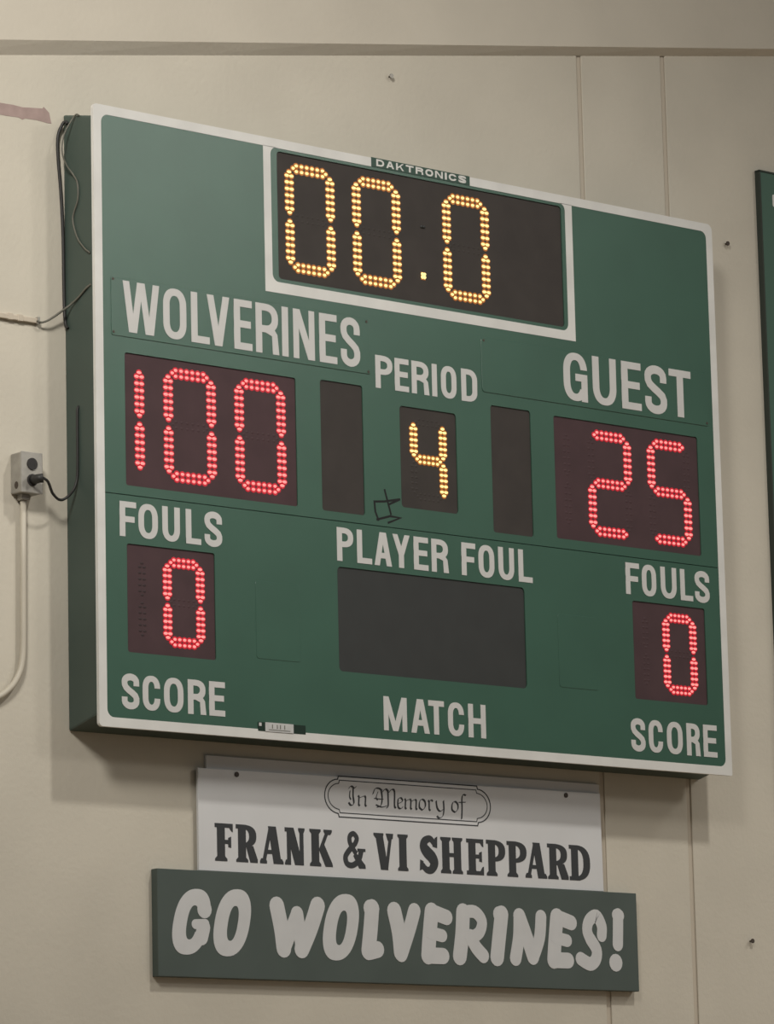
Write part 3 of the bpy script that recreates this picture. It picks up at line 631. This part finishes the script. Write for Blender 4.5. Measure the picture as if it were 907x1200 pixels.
pc = link('power_cord', None, (-0.1595, -od-0.0075, Z0-1.121)); tag(pc, 'black power cord plugged into the outlet box and running to the cabinet side', 'cord')
pg = MB().tube([(-0.1595, -od-0.0070, -1.121), (-0.1595, -od-0.022, -1.121), (-0.155, -od-0.034, -1.120), (-0.146, -od-0.040, -1.119)], 0.0135, 12).build('plug', 'cord', pc)
cp_ = smooth([Vector(p) for p in ((-0.146, -od-0.040, -1.119), (-0.128, -0.090, -1.128), (-0.100, -0.075, -1.158), (-0.062, -0.062, -1.170), (-0.024, -0.060, -1.144), (-0.0065, -0.062, -1.105), (-0.0048, -0.064, -1.04), (-0.0045, -0.064, -0.92), (-0.003, -0.064, -0.895), (0.004, -0.064, -0.888))], 6)
MB().tube(cp_, 0.0042, 8).build('cable', 'cord', pc)
# black cord hanging beside the cabinet, and a thin grey cable looping from its top
bc = smooth([Vector(p) for p in ((-0.0055, -0.030, -0.036), (-0.0070, -0.024, -0.028), (-0.014, -0.016, -0.036), (-0.026, -0.010, -0.075), (-0.024, -0.008, -0.14), (-0.014, -0.006, -0.24), (-0.008, -0.006, -0.36), (-0.0065, -0.006, -0.50), (-0.0055, -0.007, -0.60), (-0.0055, -0.012, -0.635), (-0.0052, -0.022, -0.650))], 6)
tag(MB().tube(bc, 0.0048, 8).build('black_cable', 'cord', loc=(0, 0, Z0)), 'black cable hanging down the wall along the cabinet from its top corner', 'cable')
gc = smooth([Vector(p) for p in ((-0.003, -0.085, -0.022), (-0.0035, -0.072, -0.016), (-0.010, -0.060, -0.030), (-0.030, -0.048, -0.075), (-0.036, -0.044, -0.125), (-0.022, -0.046, -0.165), (-0.004, -0.055, -0.195), (-0.0035, -0.075, -0.225), (-0.0035, -0.075, -0.275), (-0.0035, -0.050, -0.325), (-0.0035, -0.070, -0.385), (-0.0035, -0.105, -0.425), (-0.0025, -0.132, -0.445))], 6)
tag(MB().tube(gc, 0.0024, 8).build('thin_cable', 'greycable', loc=(0, 0, Z0)), 'thin grey cable looping out from the cabinet top and across its side', 'cable')
rw = link('cable_raceway', None, (-0.35, 0, Z0-0.6455)); tag(rw, 'beige cable raceway on the wall with a thin cable leaving its end', 'raceway')
bevel(MB().rect(-0.80, -0.104, -0.6450, -0.6300, 0, 0.012).build('channel', 'raceway', rw), 0.002, 2)
for x in (-0.200, -0.165): bevel(MB().rect(x-0.009, x+0.009, -0.6465, -0.6270, 0, 0.0135).build('clip', 'raceway', rw), 0.001, 1)
MB().rect(-0.106, -0.098, -0.6470, -0.6265, 0, 0.0145).build('end_cap', 'galv', rw)
rc = smooth([Vector(p) for p in ((-0.108, -0.012, -0.638), (-0.094, -0.020, -0.6425), (-0.072, -0.028, -0.632), (-0.040, -0.035, -0.608), (-0.012, -0.045, -0.585), (-0.0030, -0.075, -0.566), (-0.0030, -0.110, -0.548), (0.001, -0.132, -0.538))], 6)
tag(MB().tube(rc, 0.0034, 8).build('signal_cable', 'greycable', loc=(0, 0, Z0)), 'thin grey cable from the raceway end up to the cabinet side', 'cable')

# ------------------------------------------------------------------ odds and ends on the wall
tp = MB().poly([(-0.62, 0.004), (-0.45, 0.001), (-0.2238, -0.0005), (-0.180, 0.001), (-0.144, -0.0009), (-0.105, 0.004), (-0.0735, 0.0073), (-0.0694, 0.0132), (-0.060, 0.006), (-0.0493, -0.0024), (-0.046, -0.018), (-0.0415, -0.0337), (-0.055, -0.0345), (-0.092, -0.0317), (-0.135, -0.033), (-0.1443, -0.0380), (-0.160, -0.034), (-0.2002, -0.0357), (-0.2241, -0.0362), (-0.40, -0.033), (-0.62, -0.034)], 0, 0.0008, step=False).build('torn_tape', 'tape', loc=(0, 0, Z0))
tag(tp, 'strip of torn pinkish brown tape stuck to the wall', 'tape')
for x, z, lab in ((2.7304, -0.0022, 'dark nail in the wall between the scoreboard and the plain green board'), (1.2636, 0.3316, 'pale nail head in the wall under the sloping beam above the clock'), (2.7202, -2.3450, 'small dark nail in the wall beyond the slogan sign')):
    nl = link('nail', None, (x, 0, Z0+z)); tag(nl, lab, 'nail', 'nails in the wall')
    MB().disc((0, 0), 0.0075, 0.010, 0.0135, n=12).build('nail_head', 'nail' if x > 2 else 'galv', nl, (x, 0, Z0+z)); MB().tube([(0, 0, 0), (0, -0.0105, 0)], 0.003, 8).build('shank', 'nail', nl, (x, 0, Z0+z))
